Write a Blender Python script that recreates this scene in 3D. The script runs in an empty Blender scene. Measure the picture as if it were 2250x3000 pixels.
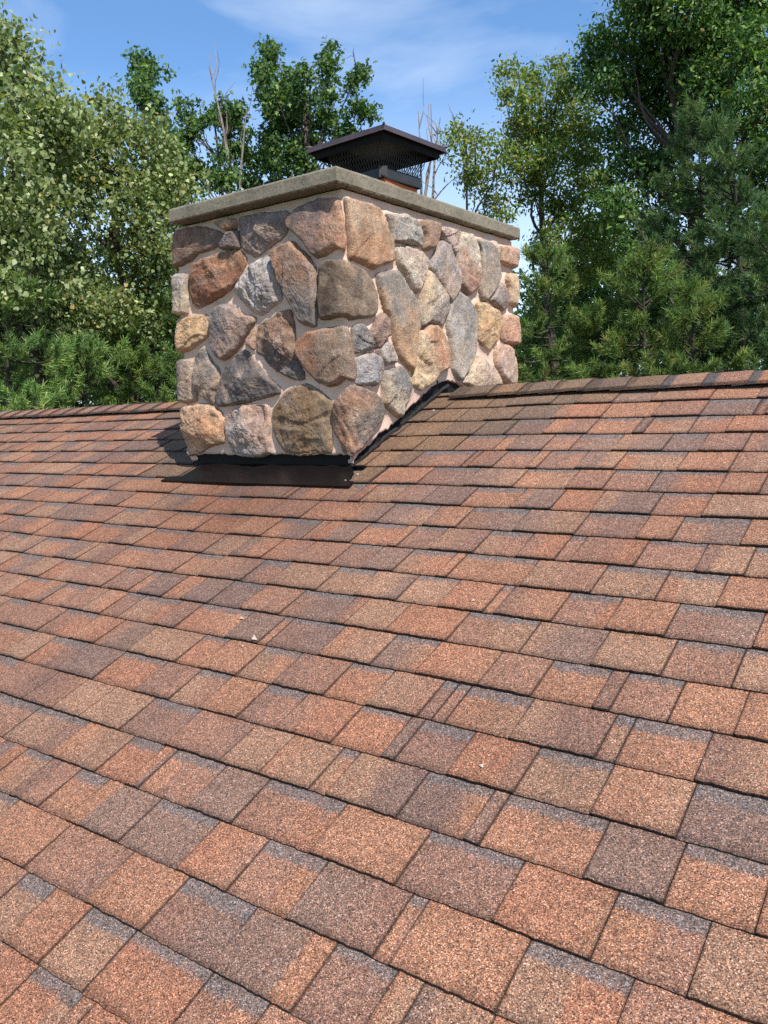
import bpy, math, random
import numpy as np
from mathutils import Vector, Matrix, noise
R = math.radians
rng = np.random.default_rng(7)
random.seed(7)
scene = bpy.context.scene
col = scene.collection
CAM_C=(1.99704, -3.52044, -0.1093)
CAM_R=(0.80444, 0.5931, -0.03336)
CAM_U=(-0.04282, 0.11391, 0.99257)
CAM_D=(-0.59249, 0.79703, -0.11703)
FPX=2445.6; PITCH=0.41521; S0=0.0858; EXPO=0.143
# ---------------------------------------------------------------- camera
cd = bpy.data.cameras.new("camera")
cam = bpy.data.objects.new("camera", cd); col.objects.link(cam)
M = Matrix(((CAM_R[0], CAM_U[0], -CAM_D[0]), (CAM_R[1], CAM_U[1], -CAM_D[1]), (CAM_R[2], CAM_U[2], -CAM_D[2]))).to_4x4()
M.translation = CAM_C
cam.matrix_world = M
cd.sensor_fit = 'HORIZONTAL'; cd.sensor_width = 36; cd.lens = 36 * FPX / 2250
cd.clip_start = .05; cd.clip_end = 3000
scene.camera = cam
# ---------------------------------------------------------------- light
SUN_EL = 51; SUN_AZ = -28          # azimuth from +x towards +y
sd = Vector((math.cos(R(SUN_EL)) * math.cos(R(SUN_AZ)), math.cos(R(SUN_EL)) * math.sin(R(SUN_AZ)), math.sin(R(SUN_EL))))
ld = bpy.data.lights.new("sun", 'SUN'); ld.energy = 5.0; ld.angle = R(.53); ld.color = (1, .94, .86)
sun = bpy.data.objects.new("sun", ld); col.objects.link(sun)
sun.rotation_euler = sd.to_track_quat('Z', 'Y').to_euler(); sun.location = (6, -3, 9)
w = bpy.data.worlds.new("World"); scene.world = w; w.use_nodes = True
nt = w.node_tree; nt.nodes.clear()
def N(t, ty, **k):
    n = t.nodes.new(ty)
    for a, b in k.items(): setattr(n, a, b)
    return n
out = N(nt, 'ShaderNodeOutputWorld'); bg = N(nt, 'ShaderNodeBackground'); bg.inputs[1].default_value = .125
sky = N(nt, 'ShaderNodeTexSky', sky_type='NISHITA'); sky.sun_disc = False
sky.sun_elevation = R(SUN_EL); sky.sun_rotation = math.atan2(sd.x, sd.y)
sky.altitude = 200; sky.air_density = 1.0; sky.dust_density = .35; sky.ozone_density = 3.2
tc = N(nt, 'ShaderNodeTexCoord')
mp = N(nt, 'ShaderNodeMapping'); mp.inputs['Rotation'].default_value = (0, R(18), R(30)); mp.inputs['Scale'].default_value = (1.2, 2.6, 5.0)
n1 = N(nt, 'ShaderNodeTexNoise'); n1.inputs['Scale'].default_value = 1.7; n1.inputs['Detail'].default_value = 7; n1.inputs['Roughness'].default_value = .55; n1.inputs['Distortion'].default_value = .5
cr = N(nt, 'ShaderNodeValToRGB'); cr.color_ramp.elements[0].position = .44; cr.color_ramp.elements[0].color = (0, 0, 0, 1)
cr.color_ramp.elements[1].position = .82; cr.color_ramp.elements[1].color = (.5, .5, .5, 1)
sx = N(nt, 'ShaderNodeSeparateXYZ')
mr = N(nt, 'ShaderNodeMapRange'); mr.inputs[1].default_value = .0; mr.inputs[2].default_value = .36; mr.inputs[3].default_value = .85; mr.inputs[4].default_value = 0
mxa = N(nt, 'ShaderNodeMath', operation='MAXIMUM')
tint = N(nt, 'ShaderNodeMix', data_type='RGBA', blend_type='MULTIPLY'); tint.inputs[0].default_value = 1; tint.inputs[7].default_value = (.83, 1.03, 1.16, 1)
mx = N(nt, 'ShaderNodeMix', data_type='RGBA'); mx.inputs[7].default_value = (6.6, 7.2, 7.9, 1)
L = nt.links
L.new(tc.outputs['Generated'], mp.inputs['Vector']); L.new(mp.outputs[0], n1.inputs['Vector']); L.new(n1.outputs[0], cr.inputs[0])
L.new(tc.outputs['Generated'], sx.inputs[0]); L.new(sx.outputs[2], mr.inputs[0])
L.new(cr.outputs[0], mxa.inputs[0]); L.new(mr.outputs[0], mxa.inputs[1])
L.new(sky.outputs[0], tint.inputs[6]); L.new(tint.outputs[2], mx.inputs[6]); L.new(mxa.outputs[0], mx.inputs[0])
L.new(mx.outputs[2], bg.inputs[0]); L.new(bg.outputs[0], out.inputs[0])
scene.view_settings.view_transform = 'Standard'; scene.view_settings.look = 'None'
scene.view_settings.exposure = 0.55; scene.view_settings.gamma = 1
scene.cycles.use_denoising = False; scene.cycles.max_bounces = 6; scene.cycles.transparent_max_bounces = 8

# ---------------------------------------------------------------- helpers
def lin(c):
    return tuple(((v / 255) / 12.92 if v <= 10 else (((v / 255) + .055) / 1.055) ** 2.4) for v in c)
def tag(o, label=None, cat=None, group=None, kind=None):
    if label: o['label'] = label
    if cat: o['category'] = cat
    if group: o['group'] = group
    if kind: o['kind'] = kind
    return o
def empty(name, loc=(0, 0, 0)):
    o = bpy.data.objects.new(name, None); col.objects.link(o); o.location = loc; o.empty_display_size = .2
    return o
def mesh_obj(name, V, F, mat, parent=None, colors=None, smooth=False, cname='Col'):
    """V: (n,3) world coordinates; F: list of faces or an (m,k) int array"""
    me = bpy.data.meshes.new(name)
    V = np.asarray(V, dtype=np.float32)
    off = np.zeros(3, dtype=np.float32)
    if parent is not None: off = np.array(parent.location, dtype=np.float32)
    V = V - off
    if isinstance(F, np.ndarray):
        m, k = F.shape
        me.vertices.add(len(V)); me.vertices.foreach_set('co', V.ravel())
        me.loops.add(m * k); me.loops.foreach_set('vertex_index', F.ravel().astype(np.int32))
        me.polygons.add(m); me.polygons.foreach_set('loop_start', np.arange(0, m * k, k, dtype=np.int32))
        me.update(calc_edges=True)
    else:
        me.from_pydata(V.tolist(), [], F); me.update()
    if colors is not None:
        a = me.color_attributes.new(cname, 'FLOAT_COLOR', 'POINT')
        c = np.ones((len(V), 4), dtype=np.float32); cc = np.asarray(colors, dtype=np.float32); c[:, :cc.shape[1]] = cc
        a.data.foreach_set('color', c.ravel())
    if smooth: me.polygons.foreach_set('use_smooth', np.ones(len(me.polygons), dtype=bool))
    me.validate()
    if mat: me.materials.append(mat)
    o = bpy.data.objects.new(name, me); col.objects.link(o)
    if parent is not None: o.parent = parent
    return o
class MB:
    def __init__(s): s.v = []; s.f = []; s.c = []
    def add(s, V, F, c=None):
        b = len(s.v); s.v += [tuple(p) for p in V]; s.f += [tuple(b + i for i in f) for f in F]
        if c is not None: s.c += [c] * len(V)
    def box(s, a, b, c=None):
        x0, y0, z0 = a; x1, y1, z1 = b
        s.add([(x0, y0, z0), (x1, y0, z0), (x1, y1, z0), (x0, y1, z0), (x0, y0, z1), (x1, y0, z1), (x1, y1, z1), (x0, y1, z1)],
              [(0, 3, 2, 1), (4, 5, 6, 7), (0, 1, 5, 4), (1, 2, 6, 5), (2, 3, 7, 6), (3, 0, 4, 7)], c)
    def tube(s, pts, rad, k=5):
        P = [Vector(p) for p in pts]; b = len(s.v); n = len(P)
        for i, p in enumerate(P):
            t = (P[min(i + 1, n - 1)] - P[max(i - 1, 0)])
            t = t.normalized() if t.length > 1e-9 else Vector((0, 0, 1))
            a = t.cross(Vector((.31, .17, .93))).normalized(); bb = t.cross(a)
            r = rad[i] if hasattr(rad, '__len__') else rad
            for j in range(k):
                q = 2 * math.pi * j / k
                s.v.append(tuple(p + (a * math.cos(q) + bb * math.sin(q)) * r))
        for i in range(n - 1):
            for j in range(k):
                s.f.append((b + i * k + j, b + i * k + (j + 1) % k, b + (i + 1) * k + (j + 1) % k, b + (i + 1) * k + j))
        s.f.append(tuple(b + j for j in range(k - 1, -1, -1))); s.f.append(tuple(b + (n - 1) * k + j for j in range(k)))
    def build(s, name, mat, parent=None, smooth=False):
        return mesh_obj(name, s.v, s.f, mat, parent, s.c if s.c else None, smooth)
def look(px, py, dist):
    """a direction measured on the photograph, walked out to a horizontal distance: where a tree stands"""
    C = np.array(CAM_C); v = np.array(CAM_D) + np.array(CAM_R) * (px - 1125) / FPX - np.array(CAM_U) * (py - 1500) / FPX
    return C + v * (dist / math.hypot(v[0], v[1]))
# ---------------------------------------------------------------- materials
def mat(name):
    m = bpy.data.materials.new(name); m.use_nodes = True
    t = m.node_tree; return m, t, t.nodes['Principled BSDF'], t.links
def setin(n, **k):
    for a, b in k.items(): n.inputs[a.replace('_', ' ')].default_value = b
def ramp(t, pts):
    r = N(t, 'ShaderNodeValToRGB'); e = r.color_ramp.elements
    while len(e) < len(pts): e.new(.5)
    for el, (p, c) in zip(e, pts): el.position = p; el.color = (c[0], c[1], c[2], 1) if hasattr(c, '__len__') else (c, c, c, 1)
    return r
def noise_n(t, L, scale, detail=4, rough=.55, coord=None, dist=0):
    n = N(t, 'ShaderNodeTexNoise'); n.inputs['Scale'].default_value = scale; n.inputs['Detail'].default_value = detail
    n.inputs['Roughness'].default_value = rough; n.inputs['Distortion'].default_value = dist
    if coord is not None: L.new(coord, n.inputs['Vector'])
    return n
def mul(t, L, a, b, fac=1., mode='MULTIPLY'):
    m = N(t, 'ShaderNodeMix', data_type='RGBA', blend_type=mode); m.inputs[0].default_value = fac
    L.new(a, m.inputs[6]); L.new(b, m.inputs[7]); return m.outputs[2]
def bump(t, L, h, strength, dist, nrm=None):
    b = N(t, 'ShaderNodeBump'); b.inputs['Strength'].default_value = strength; b.inputs['Distance'].default_value = dist
    L.new(h, b.inputs['Height'])
    if nrm is not None: L.new(nrm, b.inputs['Normal'])
    return b.outputs[0]
def attr(t, name='Col'):
    a = N(t, 'ShaderNodeAttribute'); a.attribute_name = name; return a
def objc(t): return N(t, 'ShaderNodeTexCoord').outputs['Object']

def shingle_mat(name):
    m, t, b, L = mat(name); oc = objc(t); a = attr(t)
    vo = N(t, 'ShaderNodeTexVoronoi'); vo.inputs['Scale'].default_value = 540; L.new(oc, vo.inputs['Vector'])
    sp = N(t, 'ShaderNodeSeparateColor'); L.new(vo.outputs['Color'], sp.inputs[0])
    g = ramp(t, [(0, (.10, .09, .09)), (.16, (.22, .2, .19)), (.32, (.68, .62, .58)), (.55, (1.0, .96, .90)), (.8, (1.35, 1.3, 1.22)), (.93, (2.0, 2.05, 2.05)), (1, (3.4, 3.5, 3.6))])
    L.new(sp.outputs[0], g.inputs[0])
    h = ramp(t, [(0, (1.25, .88, .72)), (.35, (1.1, .98, .9)), (.65, (.97, 1.0, 1.03)), (1, (.82, 1.0, 1.22))]); L.new(sp.outputs[1], h.inputs[0])
    c = mul(t, L, a.outputs['Color'], g.outputs[0], .92); c = mul(t, L, c, h.outputs[0], .8)
    n2 = noise_n(t, L, 60, 6, .75, oc); r2 = ramp(t, [(.3, .62), (.7, 1.3)]); L.new(n2.outputs[0], r2.inputs[0])
    c = mul(t, L, c, r2.outputs[0], .8)
    n3 = noise_n(t, L, 2.2, 3, .5, oc); r3 = ramp(t, [(.3, (.84, .84, .86)), (.7, (1.12, 1.1, 1.08))]); L.new(n3.outputs[0], r3.inputs[0])
    c = mul(t, L, c, r3.outputs[0], .8)
    L.new(c, b.inputs['Base Color']); setin(b, Roughness=.85, Specular_IOR_Level=.35)
    L.new(bump(t, L, sp.outputs[2], .55, .0012), b.inputs['Normal'])
    return m
M_shingle = shingle_mat('shingle_granules')

def stone_mat():
    m, t, b, L = mat('field_stone'); oc = objc(t); a = attr(t)
    n1 = noise_n(t, L, 22, 8, .68, oc, .3); r1 = ramp(t, [(.3, (.58, .57, .57)), (.5, (1.02, 1.01, 1)), (.7, (1.42, 1.42, 1.40))]); L.new(n1.outputs[0], r1.inputs[0])
    c = mul(t, L, a.outputs['Color'], r1.outputs[0], .85)
    n2 = noise_n(t, L, 150, 5, .7, oc); r2 = ramp(t, [(.3, .42), (.5, 1.0), (.7, 1.6)]); L.new(n2.outputs[0], r2.inputs[0])
    c = mul(t, L, c, r2.outputs[0], .8)
    n4 = noise_n(t, L, 9, 4, .6, oc, .8); r4 = ramp(t, [(.38, (.94, .98, 1.04)), (.62, (1.06, 1.0, .94))]); L.new(n4.outputs[0], r4.inputs[0])
    c = mul(t, L, c, r4.outputs[0], .75)
    # hairline cracks, pits and pale mineral patches
    n5 = noise_n(t, L, 7, 6, .6, oc, 1.2); r5 = ramp(t, [(.488, 1.), (.497, .30), (.503, .30), (.512, 1.)]); L.new(n5.outputs[0], r5.inputs[0])
    c = mul(t, L, c, r5.outputs[0], .15)
    n6 = noise_n(t, L, 95, 3, .6, oc); r6 = ramp(t, [(.30, .25), (.37, 1.)]); L.new(n6.outputs[0], r6.inputs[0])
    c = mul(t, L, c, r6.outputs[0], .8)
    n7 = noise_n(t, L, 13, 9, .78, oc, .4); r7 = ramp(t, [(.56, (1., 1., 1.)), (.64, (1.45, 1.42, 1.36))]); L.new(n7.outputs[0], r7.inputs[0])
    c = mul(t, L, c, r7.outputs[0], .8)
    L.new(c, b.inputs['Base Color']); setin(b, Roughness=.88, Specular_IOR_Level=.3)
    mu = noise_n(t, L, 55, 10, .82, oc, .1)
    vg = N(t, 'ShaderNodeTexVoronoi'); vg.inputs['Scale'].default_value = 210; L.new(oc, vg.inputs['Vector'])
    nb = bump(t, L, mu.outputs[0], 1., .011)
    nb = bump(t, L, vg.outputs['Distance'], .55, .0022, nb)
    L.new(nb, b.inputs['Normal'])
    return m
M_stone = stone_mat()
def rough_mat(name, base, sc=60, lo=.75, hi=1.2, bs=.4, bd=.003, rough=.9, spec=.3, big=4, bigv=.15, pits=None):
    m, t, b, L = mat(name); oc = objc(t)
    n1 = noise_n(t, L, sc, 6, .65, oc); r1 = ramp(t, [(.3, tuple(v * lo for v in base)), (.7, tuple(v * hi for v in base))]); L.new(n1.outputs[0], r1.inputs[0])
    n2 = noise_n(t, L, big, 4, .6, oc); r2 = ramp(t, [(.3, 1 - bigv), (.7, 1 + bigv)]); L.new(n2.outputs[0], r2.inputs[0])
    c = mul(t, L, r1.outputs[0], r2.outputs[0])
    nrm = bump(t, L, n1.outputs[0], bs, bd)
    if pits:
        v = N(t, 'ShaderNodeTexVoronoi'); v.inputs['Scale'].default_value = pits; L.new(oc, v.inputs['Vector'])
        n3 = noise_n(t, L, pits * .35, 3, .6, oc)
        ad = N(t, 'ShaderNodeMath', operation='ADD'); L.new(v.outputs['Distance'], ad.inputs[0])
        mm = N(t, 'ShaderNodeMath', operation='MULTIPLY'); mm.inputs[1].default_value = .9; L.new(n3.outputs[0], mm.inputs[0]); L.new(mm.outputs[0], ad.inputs[1])
        rp = ramp(t, [(.48, 0.), (.56, 1.)]); L.new(ad.outputs[0], rp.inputs[0])
        rc = ramp(t, [(.0, .38), (1., 1.)]); L.new(rp.outputs[0], rc.inputs[0])
        c = mul(t, L, c, rc.outputs[0]); nrm = bump(t, L, rp.outputs[0], .8, .004, nrm)
    L.new(c, b.inputs['Base Color']); setin(b, Roughness=rough, Specular_IOR_Level=spec); L.new(nrm, b.inputs['Normal'])
    return m
M_mortar = rough_mat('pink_mortar', (.56, .405, .32), 170, .84, 1.15, .35, .0015, .95, .2, 9, .16)
M_conc = rough_mat('crown_concrete', (.185, .163, .120), 90, .72, 1.22, .5, .003, .92, .25, 5, .28, pits=70)
M_clay = rough_mat('flue_clay', (.42, .13, .055), 80, .8, 1.15, .3, .002, .8, .3)
M_capm = rough_mat('brown_painted_steel', (.050, .034, .036), 200, .85, 1.2, .08, .001, .42, .5, 8, .3)
M_black = rough_mat('black_painted_steel', (.016, .016, .017), 90, .7, 1.6, .15, .001, .5, .4, 12, .4)
M_flash = rough_mat('dark_brown_flashing', (.007, .005, .005), 150, .9, 1.2, .03, .001, .33, .2, 9, .2)
M_tar = rough_mat('roofing_tar', (.007, .006, .006), 60, .6, 1.8, 1., .012, .55, .4)
M_skirt = rough_mat('cap_skirt_black', (.006, .006, .007), 90, .8, 1.3, .1, .001, .75, .15)
M_tarm = rough_mat('black_wall_flashing', (.009, .008, .008), 90, .8, 1.2, .1, .001, .75, .2)
M_white = rough_mat('pale_mortar_fleck', (.44, .37, .30), 200, .8, 1.1, .3, .001)
M_wall = rough_mat('house_siding', (.55, .52, .46), 20, .95, 1.05)
M_ground = rough_mat('lawn', (.07, .10, .035), 3, .7, 1.3, .5, .05)
M_deck = rough_mat('roof_deck', (.12, .09, .07), 20)
M_bark = rough_mat('bark', (.085, .068, .055), 25, .6, 1.4, .7, .02, .95, .2)
M_pbark = rough_mat('pine_bark', (.045, .042, .03), 25, .6, 1.4, .7, .02, .95, .2)
M_dead = rough_mat('dead_wood', (.22, .18, .15), 25, .7, 1.3, .6, .01, .95, .2)

def leaf_mat(name, trans=.32, rough=.55, spec=.28, needle=False):
    m, t, b, L = mat(name); a = attr(t)
    setin(b, Roughness=rough, Specular_IOR_Level=spec)
    L.new(a.outputs['Color'], b.inputs['Base Color'])
    tr = N(t, 'ShaderNodeBsdfTranslucent')
    br = N(t, 'ShaderNodeMix', data_type='RGBA', blend_type='MULTIPLY'); br.inputs[0].default_value = 1; br.inputs[7].default_value = (1.5, 1.6, .6, 1)
    L.new(a.outputs['Color'], br.inputs[6]); L.new(br.outputs[2], tr.inputs[0])
    mx = N(t, 'ShaderNodeMixShader'); mx.inputs[0].default_value = trans
    o = t.nodes['Material Output']
    L.new(b.outputs[0], mx.inputs[1]); L.new(tr.outputs[0], mx.inputs[2]); L.new(mx.outputs[0], o.inputs[0])
    return m
M_leaf = leaf_mat('leaf')
M_needle = leaf_mat('pine_needle', .2, .6, .2)

# stone outlines on the unfolded chimney faces, metres: (outline), colour, second colour, direction, roughness
STONES=[
([(-.1,.756),(-.1,.768),(.133,.773),(.229,.765),(.316,.745),(.357,.722),(.337,.687),(.282,.671),(.181,.667),(.113,.64),(-.1,.607),(-.1,.631),(-.1,.695)],(122, 96, 82),(150, 100, 75),180,1),
([(.323,.766),(.363,.769),(.432,.766),(.447,.752),(.437,.737),(.394,.737),(.352,.75)],(190, 140, 95),(130, 90, 60),270,1),
([(.387,.718),(.427,.731),(.454,.722),(.456,.656),(.404,.657),(.344,.665),(.364,.695)],(125, 112, 112),(110, 100, 100),0,1),
([(.466,.766),(.534,.769),(.639,.76),(.733,.756),(.75,.74),(.737,.713),(.738,.679),(.693,.653),(.628,.634),(.553,.605),(.496,.63),(.473,.662),(.465,.721)],(128, 114, 112),(155, 128, 118),270,1.5),
([(.753,.727),(.809,.753),(.87,.762),(.972,.761),(1.028,.751),(1.047,.727),(1.065,.661),(1.078,.59),(1.059,.559),(1.004,.578),(.96,.565),(.901,.549),(.859,.596),(.802,.659),(.751,.699)],(112, 95, 95),(185, 130, 98),340,0.8),
([(.149,.623),(.242,.635),(.351,.644),(.438,.643),(.478,.615),(.484,.579),(.446,.525),(.372,.475),(.272,.444),(.178,.42),(.132,.44),(.12,.516),(.132,.588)],(160, 108, 72),(150, 88, 52),250,1.4),
([(.499,.56),(.568,.585),(.638,.599),(.654,.545),(.674,.481),(.693,.402),(.635,.377),(.597,.355),(.564,.35),(.527,.363),(.479,.397),(.439,.436),(.411,.465),(.431,.504)],(178, 172, 172),(140, 135, 135),None,2),
([(.659,.607),(.715,.627),(.77,.63),(.806,.598),(.849,.559),(.884,.511),(.889,.466),(.892,.389),(.878,.272),(.84,.278),(.795,.293),(.768,.352),(.733,.406),(.69,.479),(.675,.554)],(162, 115, 85),(120, 115, 112),280,1.2),
([(.917,.514),(.958,.528),(1.022,.522),(1.096,.511),(1.184,.49),(1.247,.452),(1.277,.4),(1.273,.326),(1.238,.304),(1.154,.293),(1.082,.282),(1.023,.303),(.96,.294),(.912,.296),(.906,.36),(.906,.442)],(150, 128, 106),(112, 88, 70),180,0.8),
([(-.1,.57),(-.1,.586),(.07,.587),(.108,.566),(.101,.487),(.09,.407),(.057,.398),(-.1,.419),(-.1,.471),(-.1,.521)],(150, 145, 145),(180, 165, 140),300,1.3),
([(-.1,.373),(.089,.38),(.202,.383),(.23,.357),(.227,.293),(.183,.266),(.104,.234),(-.1,.21),(-.1,.214),(-.1,.262),(-.1,.339)],(205, 165, 110),(190, 145, 95),None,1.6),
([(.267,.387),(.341,.413),(.401,.392),(.45,.358),(.521,.342),(.524,.321),(.478,.278),(.45,.245),(.376,.19),(.316,.164),(.269,.191),(.245,.236),(.252,.316)],(125, 118, 118),(160, 128, 115),320,1.2),
([(.475,.237),(.517,.287),(.515,.204),(.499,.206),(.474,.222)],(170, 130, 110),(160, 120, 100),0,1),
([(.543,.299),(.615,.322),(.681,.347),(.736,.345),(.749,.301),(.751,.204),(.763,.141),(.798,.076),(.792,.053),(.734,.056),(.664,.089),(.601,.122),(.563,.166),(.527,.186),(.535,.244)],(148, 108, 85),(100, 95, 95),285,2),
([(-.1,.146),(-.1,.181),(.1,.181),(.114,.126),(.118,.063),(.109,-.017),(-.1,-.014),(-.1,.023),(-.1,.082)],(118, 112, 112),(165, 140, 120),0,1.3),
([(.14,.2),(.184,.222),(.222,.182),(.247,.143),(.281,.123),(.277,.067),(.255,.019),(.241,-.031),(.187,-.016),(.133,.024),(.117,.075),(.126,.151)],(118, 112, 110),(170, 140, 115),290,1.3),
([(.438,.198),(.471,.184),(.519,.133),(.573,.076),(.652,.02),(.642,-.006),(.524,-.023),(.385,-.042),(.267,-.049),(.251,-.025),(.276,.055),(.327,.126)],(108, 102, 102),(95, 90, 92),None,1.3),
([(.783,.213),(.838,.243),(.936,.254),(1.044,.252),(1.065,.24),(1.088,.182),(1.105,.095),(1.111,.046),(1.088,.032),(1.027,.044),(.99,.027),(.938,.017),(.879,.038),(.836,.074),(.793,.127),(.771,.169)],(140, 118, 98),(168, 112, 78),180,0.8),
([(-.1,-.087),(-.1,-.056),(.109,-.039),(.212,-.042),(.274,-.082),(.297,-.114),(.285,-.163),(.281,-.22),(.196,-.235),(.099,-.258),(-.1,-.276),(-.1,-.238),(-.1,-.178),(-.1,-.119)],(165, 145, 120),(205, 145, 95),0,1.8),
([(.309,-.101),(.356,-.072),(.445,-.05),(.564,-.054),(.577,-.108),(.576,-.186),(.576,-.252),(.515,-.27),(.385,-.267),(.342,-.252),(.31,-.195),(.3,-.145)],(165, 155, 150),(175, 135, 118),30,1.8),
([(.622,-.062),(.69,-.005),(.771,.023),(.825,.02),(.884,-.008),(.941,-.055),(.947,-.089),(.936,-.151),(.937,-.207),(.923,-.258),(.832,-.255),(.753,-.267),(.674,-.252),(.628,-.21),(.604,-.144),(.603,-.097)],(150, 120, 85),(130, 98, 62),None,1.3),
([(.953,-.106),(.967,-.056),(1.009,-.016),(1.06,.011),(1.123,.006),(1.214,-.016),(1.284,-.045),(1.311,-.096),(1.299,-.131),(1.218,-.181),(1.168,-.224),(1.119,-.262),(1.061,-.272),(.997,-.247),(.977,-.213),(.954,-.168)],(180, 128, 95),(138, 130, 122),0,1.6),
([(1.081,.753),(1.104,.759),(1.192,.756),(1.322,.754),(1.349,.732),(1.376,.687),(1.413,.641),(1.424,.563),(1.348,.539),(1.279,.512),(1.186,.523),(1.106,.534),(1.096,.581),(1.088,.675),(1.079,.726)],(205, 165, 125),(205, 145, 95),270,0.8),
([(1.38,.746),(1.45,.75),(1.534,.759),(1.597,.75),(1.64,.735),(1.659,.682),(1.646,.65),(1.527,.649),(1.413,.641),(1.415,.676),(1.398,.724)],(150, 152, 158),(185, 180, 165),90,1.4),
([(1.647,.751),(1.709,.761),(1.789,.758),(1.775,.723),(1.737,.657),(1.702,.64),(1.663,.647),(1.665,.695),(1.645,.736)],(178, 140, 115),(170, 130, 105),0,0.5),
([(1.788,.74),(1.824,.754),(1.984,.757),(1.97,.735),(1.941,.659),(1.916,.649),(1.868,.687),(1.822,.711)],(200, 170, 155),(180, 150, 140),None,1.2),
([(1.442,.617),(1.505,.631),(1.634,.625),(1.677,.594),(1.669,.545),(1.626,.474),(1.602,.436),(1.559,.45),(1.509,.509),(1.459,.55)],(210, 195, 172),(195, 175, 162),None,1.2),
([(1.759,.635),(1.821,.699),(1.88,.676),(1.915,.63),(1.95,.584),(1.954,.52),(1.946,.487),(1.881,.417),(1.833,.438),(1.799,.492),(1.731,.534),(1.71,.574)],(165, 158, 158),(190, 165, 150),280,0.9),
([(1.97,.735),(2.022,.751),(2.101,.758),(2.139,.738),(2.157,.674),(2.16,.594),(2.151,.52),(2.075,.47),(2.023,.481),(1.973,.522),(1.957,.591),(1.957,.674)],(205, 190, 165),(188, 135, 112),270,1),
([(2.146,.742),(2.208,.753),(2.292,.745),(2.348,.712),(2.374,.639),(2.387,.585),(2.326,.524),(2.238,.458),(2.183,.47),(2.164,.528),(2.178,.616),(2.175,.689)],(165, 155, 145),(190, 168, 145),260,0.7),
([(2.313,.745),(2.379,.754),(2.38,.716),(2.368,.68),(2.341,.724)],(205, 190, 170),(200, 180, 160),0,1),
([(2.401,.746),(2.69,.759),(2.69,.744),(2.69,.663),(2.495,.664),(2.405,.678),(2.392,.717)],(225, 170, 130),(205, 180, 165),330,0.8),
([(2.486,.617),(2.69,.637),(2.69,.606),(2.69,.528),(2.69,.448),(2.69,.444),(2.496,.462),(2.492,.547),(2.47,.587)],(222, 185, 140),(215, 170, 130),0,0.8),
([(2.401,.566),(2.453,.536),(2.474,.475),(2.445,.43),(2.396,.419),(2.338,.442),(2.284,.465),(2.341,.525)],(160, 145, 142),(150, 130, 125),0,0.7),
([(1.301,.481),(1.376,.506),(1.447,.514),(1.487,.478),(1.537,.436),(1.584,.392),(1.589,.338),(1.586,.284),(1.567,.217),(1.554,.138),(1.538,.08),(1.499,.106),(1.433,.151),(1.405,.215),(1.379,.294),(1.33,.365),(1.305,.425)],(150, 145, 138),(215, 165, 115),270,0.8),
([(1.686,.547),(1.731,.534),(1.788,.497),(1.834,.451),(1.853,.39),(1.822,.337),(1.79,.297),(1.744,.309),(1.674,.308),(1.611,.289),(1.611,.34),(1.632,.402),(1.658,.477)],(212, 190, 158),(175, 160, 148),330,1.1),
([(1.946,.474),(1.881,.424),(1.854,.358),(1.857,.301),(1.879,.232),(1.892,.161),(1.898,.097),(1.965,.046),(2.019,.08),(2.074,.134),(2.117,.19),(2.134,.285),(2.137,.359),(2.099,.416),(2.035,.46)],(160, 155, 152),(200, 190, 175),250,0.7),
([(1.232,.228),(1.283,.293),(1.324,.321),(1.352,.303),(1.364,.252),(1.358,.229),(1.318,.215),(1.276,.174),(1.258,.195)],(165, 128, 112),(150, 110, 98),0,1.3),
([(1.104,.243),(1.169,.269),(1.204,.243),(1.239,.195),(1.257,.173),(1.2,.162),(1.125,.148),(1.104,.166)],(145, 145, 148),(125, 125, 128),None,1.5),
([(1.132,.112),(1.161,.135),(1.236,.147),(1.294,.134),(1.311,.1),(1.303,.043),(1.248,.019),(1.182,.016),(1.127,.024)],(168, 168, 172),(155, 155, 160),None,1.5),
([(1.276,.168),(1.337,.205),(1.376,.189),(1.414,.138),(1.408,.115),(1.322,.107),(1.284,.134)],(185, 175, 165),(160, 162, 165),290,1),
([(1.602,.254),(1.671,.292),(1.764,.295),(1.822,.26),(1.868,.199),(1.872,.154),(1.851,.102),(1.79,.088),(1.704,.036),(1.611,-.006),(1.546,.022),(1.561,.107),(1.582,.193)],(222, 190, 142),(215, 150, 105),10,1.4),
([(1.324,.066),(1.38,.085),(1.464,.093),(1.515,.058),(1.54,.009),(1.521,-.039),(1.454,-.087),(1.431,-.125),(1.35,-.097),(1.317,-.062),(1.311,.008)],(195, 180, 155),(130, 130, 128),40,1.6),
([(2.137,.432),(2.234,.443),(2.348,.415),(2.391,.369),(2.374,.312),(2.335,.253),(2.268,.209),(2.198,.226),(2.164,.259),(2.167,.327),(2.156,.386)],(222, 180, 120),(215, 165, 105),None,1),
([(2.39,.348),(2.445,.394),(2.69,.401),(2.69,.354),(2.69,.297),(2.69,.252),(2.493,.247),(2.402,.264),(2.374,.305)],(222, 165, 125),(215, 150, 115),None,1.1),
([(2.334,.222),(2.432,.238),(2.516,.219),(2.518,.139),(2.521,.03),(2.455,.029),(2.373,.071),(2.331,.141)],(215, 165, 140),(190, 165, 150),280,0.8),
([(2.53,.17),(2.57,.19),(2.69,.19),(2.69,.0),(2.54,.0),(2.51,.1)],(232, 185, 120),(230, 180, 115),0,0.8),
([(2.147,.163),(2.202,.144),(2.279,.119),(2.336,.071),(2.356,.021),(2.079,.006),(1.994,.032),(2.035,.079),(2.091,.134)],(220, 195, 160),(205, 175, 150),None,1.1),
]
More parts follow.
